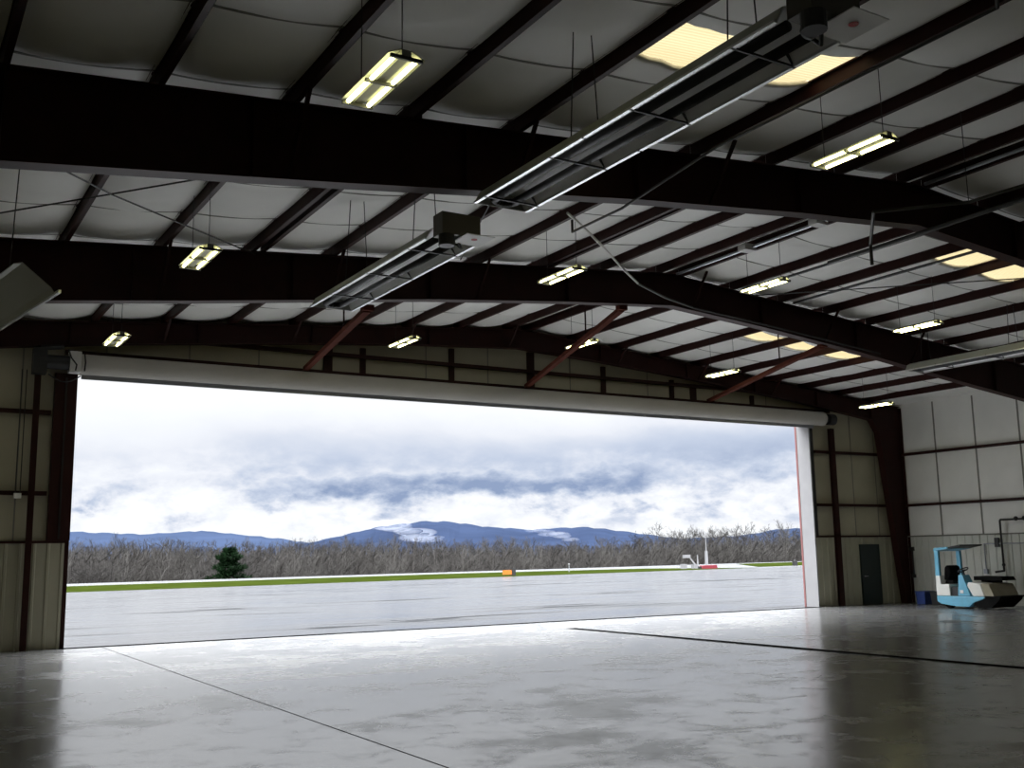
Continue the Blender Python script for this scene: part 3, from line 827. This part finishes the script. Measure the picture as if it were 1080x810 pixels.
for row, dy in enumerate((42, 50, 59, 69)):
    az = 6.8 + row*.2
    while az < 48.5:
        a = math.radians(az)
        # distance along this azimuth to the row line
        y = (111 + dy - .28*16)/(1 - .28*math.tan(a)); x = y*math.tan(a)
        target = interp([(6, 1.02), (10, 1.03), (14, .92), (20, .95), (25, .95), (31, .78), (36, .72), (38.5, .95), (41, 1.12), (44, 1.05), (50, 1.0)], az) + rnd.uniform(-.16, .06) - (.15 if row < 2 else .05)
        top = math.hypot(x, y)*math.tan(math.radians(target)) + 1.93
        zb = -4.1
        put_tree(x, y + rnd.uniform(-2.5, 2.5), zb, (top - zb)/9.9, LBL, 'woodland trees'); n_t += 1
        az += 0.62 * rnd.uniform(.8, 1.2)
for az, e in ((39.4, 1.28), (40.3, 1.15), (41.9, 1.50), (42.4, 1.42), (43.6, 1.22), (37.9, 1.1), (38.7, 1.18), (41.2, 1.3), (42.9, 1.35), (44.2, 1.2), (44.8, 1.28), (45.5, 1.15), (46.2, 1.2), (40.8, 1.22)):
    a = math.radians(az); y = (111 + 45 - .28*16)/(1 - .28*math.tan(a)); x = y*math.tan(a)
    top = math.hypot(x, y)*math.tan(math.radians(e)) + 1.93
    put_tree(x, y, -4.1, (top + 4.1)/9.7, LBT, 'taller woodland trees')
# dense undergrowth behind, nobody could count its stems
mb = MB(); rnd = random.Random(4)
for k in range(15000):
    az = rnd.uniform(5.5, 49.5); a = math.radians(az); dy = rnd.uniform(72, 90)
    y = (111 + dy - .28*16)/(1 - .28*math.tan(a)); x = y*math.tan(a)
    e = interp([(6, .90), (10, .92), (14, .80), (20, .82), (25, .82), (31, .64), (36, .6), (38.5, .75), (41, .86), (44, .82), (50, .8)], az)
    top = math.hypot(x, y)*math.tan(math.radians(e)) + 1.93
    z0 = -4.6; top = z0 + (top - z0)*rnd.uniform(.62, .97); zz = z0 + (top - z0)*rnd.random()**.8
    z1 = min(top, zz + rnd.uniform(1.5, 4))
    mb.tube((x, y, max(z0, z1-4.5)), (x + rnd.uniform(-1.2, 1.2), y + rnd.uniform(-1, 1), z1), .16, .05, 3, False)
tag(mb.build('undergrowth', M['twig']), 'dense brown undergrowth and saplings filling the woodland behind the runway', 'undergrowth', None, 'stuff')

# evergreen
def pine():
    y = 156; a = math.radians(16.15); x = y*math.tan(a)
    r = thing('evergreen_tree', 'single dark green evergreen tree before the bare woodland', 'tree', (x, y, -3.9))
    rnd = random.Random(9)
    MB().tube((0, 0, 0), (0, 0, 6.3), .22, .05, 8).build('trunk', M['bark'], r)
    mb = MB()
    for k in range(900):
        t = rnd.random()**.9; z = 1.2 + t*6.4
        R = 3.15*(1 - (t*.94)**2.2)*(.65 + .35*math.sin(z*4.2 + rnd.uniform(-.4, .4)))*1.0 + .25
        an = rnd.uniform(0, 2*PI); rr = R*rnd.random()**.45
        p = Vector((rr*math.cos(an), rr*math.sin(an), z))
        d = Vector((math.cos(an), math.sin(an), rnd.uniform(-.2, .6))).normalized()
        for q in range(5):
            dd = (d + Vector((rnd.uniform(-.7, .7), rnd.uniform(-.7, .7), rnd.uniform(-.5, .7)))).normalized()
            mb.tube(p, p + dd*rnd.uniform(.35, .7), .10, .02, 3, False)
    mb.build('foliage', M['pine'], r)
pine()

# airfield equipment beyond the apron
def yard(az, y): return y*math.tan(math.radians(az))
r = thing('taxiway_sign', 'small orange sign board in the grass beyond the apron', 'sign', (54.3, 91.0, .012))
MB().box(-.75, .2, -.1, .1, .12, .55).build('board', M['orange'], r); MB().box(-.65, -.58, -.04, .04, 0, .12).box(.05, .12, -.04, .04, 0, .12).build('leg', M['black'], r)
MB().box(.25, .65, -.12, .12, .0, .75).build('marker_block', M['black'], r)
r = thing('weather_mast', 'white instrument mast with a leaning arm beside the runway', 'mast', (88.3, 103.0, -.02))
m_ = MB(); m_.bar((-.8, 0, 1.55), (.25, 0, .45), .22).box(-.15, .55, -.3, .3, 0, .55); m_.build('leaning_arm', M['mast_grey'], r)
MB().box(-1.55, -.6, -.2, .2, 1.35, 1.75).build('sensor_head', M['mast_grey'], r)
MB().tube((.7, 0, 0), (.7, 0, 1.7), .12, .06).build('post', M['mast_grey'], r)
MB().box(-1.9, -1.3, -.3, .3, 0, .6).build('cabinet', M['mast_grey'], r)
r = thing('marker_pole', 'tall slim white pole right of the leaning instrument mast', 'pole', (93.1, 106.0, -.02))
MB().tube((0, 0, 0), (0, 0, 2.2), .22, .18, 10).tube((0, 0, 2.2), (0, 0, 4.3), .07, .03, 8).build('shaft', M['mast_grey'], r)
MB().box(-.4, .4, -.4, .4, 0, .12).build('base', M['grey_metal'], r)
r = thing('barrier', 'low red barrier on the ground right of the white pole', 'barrier', (88.6, 100.6, -.001))
MB().prism([(-1.25, 0), (1.25, 0), (1.15, .45), (-1.15, .40)], 'y', -.3, .3).build('body', M['red'], r)
MB().box(-1.5, -1.26, -.2, .2, 0, .3).build('foot', M['black'], r)
r = thing('marker_box', 'small black marker box in the right grass patch', 'marker', (109.5, 106.5, .012))
MB().box(-.30, .30, -.2, .2, 0, .6).tube((0, 0, .6), (0, 0, .8), .15, .1).build('box', M['black'], r)
r = thing('edge_light', 'tiny pale edge light on a thin stake at the runway side', 'light', (68.5, 101.5, -.02))
MB().tube((0, 0, 0), (0, 0, .8), .05).build('stake', M['grey_metal'], r); MB().ball((0, 0, .9), .12).build('lens', M['mast_grey'], r)

# ------------------------------------------------------------------ sky
def world():
    w = bpy.data.worlds.new('World'); SC.world = w; w.use_nodes = True
    nt = w.node_tree; N = nt.nodes; L = nt.links; N.clear()
    out = N.new('ShaderNodeOutputWorld'); bg = N.new('ShaderNodeBackground'); L.new(bg.outputs[0], out.inputs[0])
    tc = N.new('ShaderNodeTexCoord'); sx = N.new('ShaderNodeSeparateXYZ'); L.new(tc.outputs['Generated'], sx.inputs[0])
    def mth(op, a, b=None, c=None):
        n = N.new('ShaderNodeMath'); n.operation = op
        for i, v in enumerate((a, b, c)):
            if v is None: continue
            if isinstance(v, (int, float)): n.inputs[i].default_value = v
            else: L.new(v, n.inputs[i])
        return n.outputs[0]
    def smooth(v, a, b):
        n = N.new('ShaderNodeMapRange'); n.interpolation_type = 'SMOOTHSTEP'
        L.new(v, n.inputs['Value']); n.inputs['From Min'].default_value = a; n.inputs['From Max'].default_value = b
        return n.outputs[0]
    el = mth('MULTIPLY', mth('ARCSINE', sx.outputs[2]), 57.2958)
    az = mth('MULTIPLY', mth('ARCTAN2', sx.outputs[0], sx.outputs[1]), 57.2958)
    def noise(fa, fe, sc, det, seed, rough=.55, dist=0.0):
        c = N.new('ShaderNodeCombineXYZ'); L.new(mth('MULTIPLY', az, fa), c.inputs[0]); L.new(mth('MULTIPLY', el, fe), c.inputs[1]); c.inputs[2].default_value = seed
        n = N.new('ShaderNodeTexNoise'); n.inputs['Scale'].default_value = sc; n.inputs['Detail'].default_value = det
        n.inputs['Roughness'].default_value = rough; n.inputs['Distortion'].default_value = dist
        L.new(c.outputs[0], n.inputs['Vector']); return n.outputs['Fac']
    big = noise(.10, .22, 1.0, 6, 2.3, .55, .3)
    fine = noise(.22, .42, 1.6, 10, 7.7, .60, .12)
    # elevation bent by the cloud noise
    e1 = mth('ADD', el, mth('ADD', mth('MULTIPLY', mth('SUBTRACT', big, .5), 2.6), mth('MULTIPLY', mth('SUBTRACT', fine, .5), 2.2)))
    def gauss(v, c, s):
        d = mth('DIVIDE', mth('SUBTRACT', v, c), s); return mth('EXPONENT', mth('MULTIPLY', mth('MULTIPLY', d, d), -1))
    e2 = mth('ADD', e1, mth('MULTIPLY', mth('SUBTRACT', az, 31), -.012))
    band = mth('MULTIPLY', mth('MULTIPLY', gauss(e2, 4.0, .72), mth('ADD', .30, mth('MULTIPLY', smooth(az, 13, 25), .62))), mth('SUBTRACT', 1.0, mth('MULTIPLY', smooth(az, 36, 42), .58)))
    veil = mth('MULTIPLY', gauss(e1, 5.3, 1.7), mth('ADD', .30, mth('MULTIPLY', smooth(az, 12, 20), .25)))
    right = mth('MULTIPLY', mth('MULTIPLY', gauss(e1, 4.9, 1.6), smooth(az, 33, 44)), .16)
    puff = noise(.34, .62, 1.9, 9, 13.1, .62, .2)
    low = mth('MULTIPLY', mth('MULTIPLY', smooth(fine, .46, .70), gauss(el, 2.4, 1.3)), .50)
    D = mth('MAXIMUM', mth('MAXIMUM', band, mth('ADD', veil, right)), low)
    tex = mth('MULTIPLY', mth('SUBTRACT', fine, .5), .55)
    D = mth('ADD', D, mth('MULTIPLY', tex, mth('SUBTRACT', 1.0, smooth(el, 6.0, 8.5))))
    D = mth('ADD', D, mth('MULTIPLY', mth('MULTIPLY', mth('SUBTRACT', puff, .47), 1.5), gauss(el, 2.9, 1.7)))
    D = mth('MINIMUM', mth('MAXIMUM', D, 0.0), 1.0)
    D = mth('MULTIPLY', D, mth('SUBTRACT', 1.0, smooth(el, 9, 16)))
    r = N.new('ShaderNodeValToRGB'); E = r.color_ramp.elements
    E[0].position = 0; E[0].color = (.945, .97, 1.0, 1)
    E[1].position = 1; E[1].color = (.27, .35, .53, 1)
    k = E.new(.30); k.color = (.80, .83, .90, 1)
    k = E.new(.60); k.color = (.54, .61, .75, 1)
    L.new(D, r.inputs['Fac'])
    # added bright sky band above the view lights the interior, dimmer toward zenith
    st = mth('ADD', .64, mth('MULTIPLY', mth('MULTIPLY', smooth(el, 20, 38), 9.4), mth('SUBTRACT', 1.0, mth('MULTIPLY', smooth(el, 44, 72), .72))))
    dn = mth('SUBTRACT', 1.0, mth('MULTIPLY', smooth(mth('MULTIPLY', el, -1), 0.5, 6), .75))
    L.new(r.outputs['Color'], bg.inputs['Color']); L.new(mth('MULTIPLY', st, dn), bg.inputs['Strength'])
world()

# ------------------------------------------------------------------ camera
cam = bpy.data.cameras.new('camera'); co = bpy.data.objects.new('camera', cam); COL.objects.link(co)
cam.sensor_fit = 'HORIZONTAL'; cam.sensor_width = 36; cam.lens = 36*1110.83/1080
cam.clip_start = .05; cam.clip_end = 12000
pi_, ya_, ro_ = 0.16192152, 0.543267, -0.01674
F = Vector((math.sin(ya_)*math.cos(pi_), math.cos(ya_)*math.cos(pi_), math.sin(pi_)))
R = F.cross(Vector((0, 0, 1))).normalized(); U = R.cross(F)
R2 = R*math.cos(ro_) + U*math.sin(ro_); U2 = -R*math.sin(ro_) + U*math.cos(ro_)
mat = Matrix(((R2.x, U2.x, -F.x, 0), (R2.y, U2.y, -F.y, 0), (R2.z, U2.z, -F.z, 1.93), (0, 0, 0, 1)))
co.matrix_world = mat
SC.camera = co
SC.view_settings.view_transform = 'Standard'; SC.view_settings.look = 'None'
SC.view_settings.exposure = 0.75; SC.view_settings.gamma = 1.0; SC.view_settings.use_curve_mapping = False
SC.cycles.use_denoising = True
SC.cycles.max_bounces = 10; SC.cycles.diffuse_bounces = 6; SC.cycles.glossy_bounces = 4; SC.cycles.transparent_max_bounces = 40
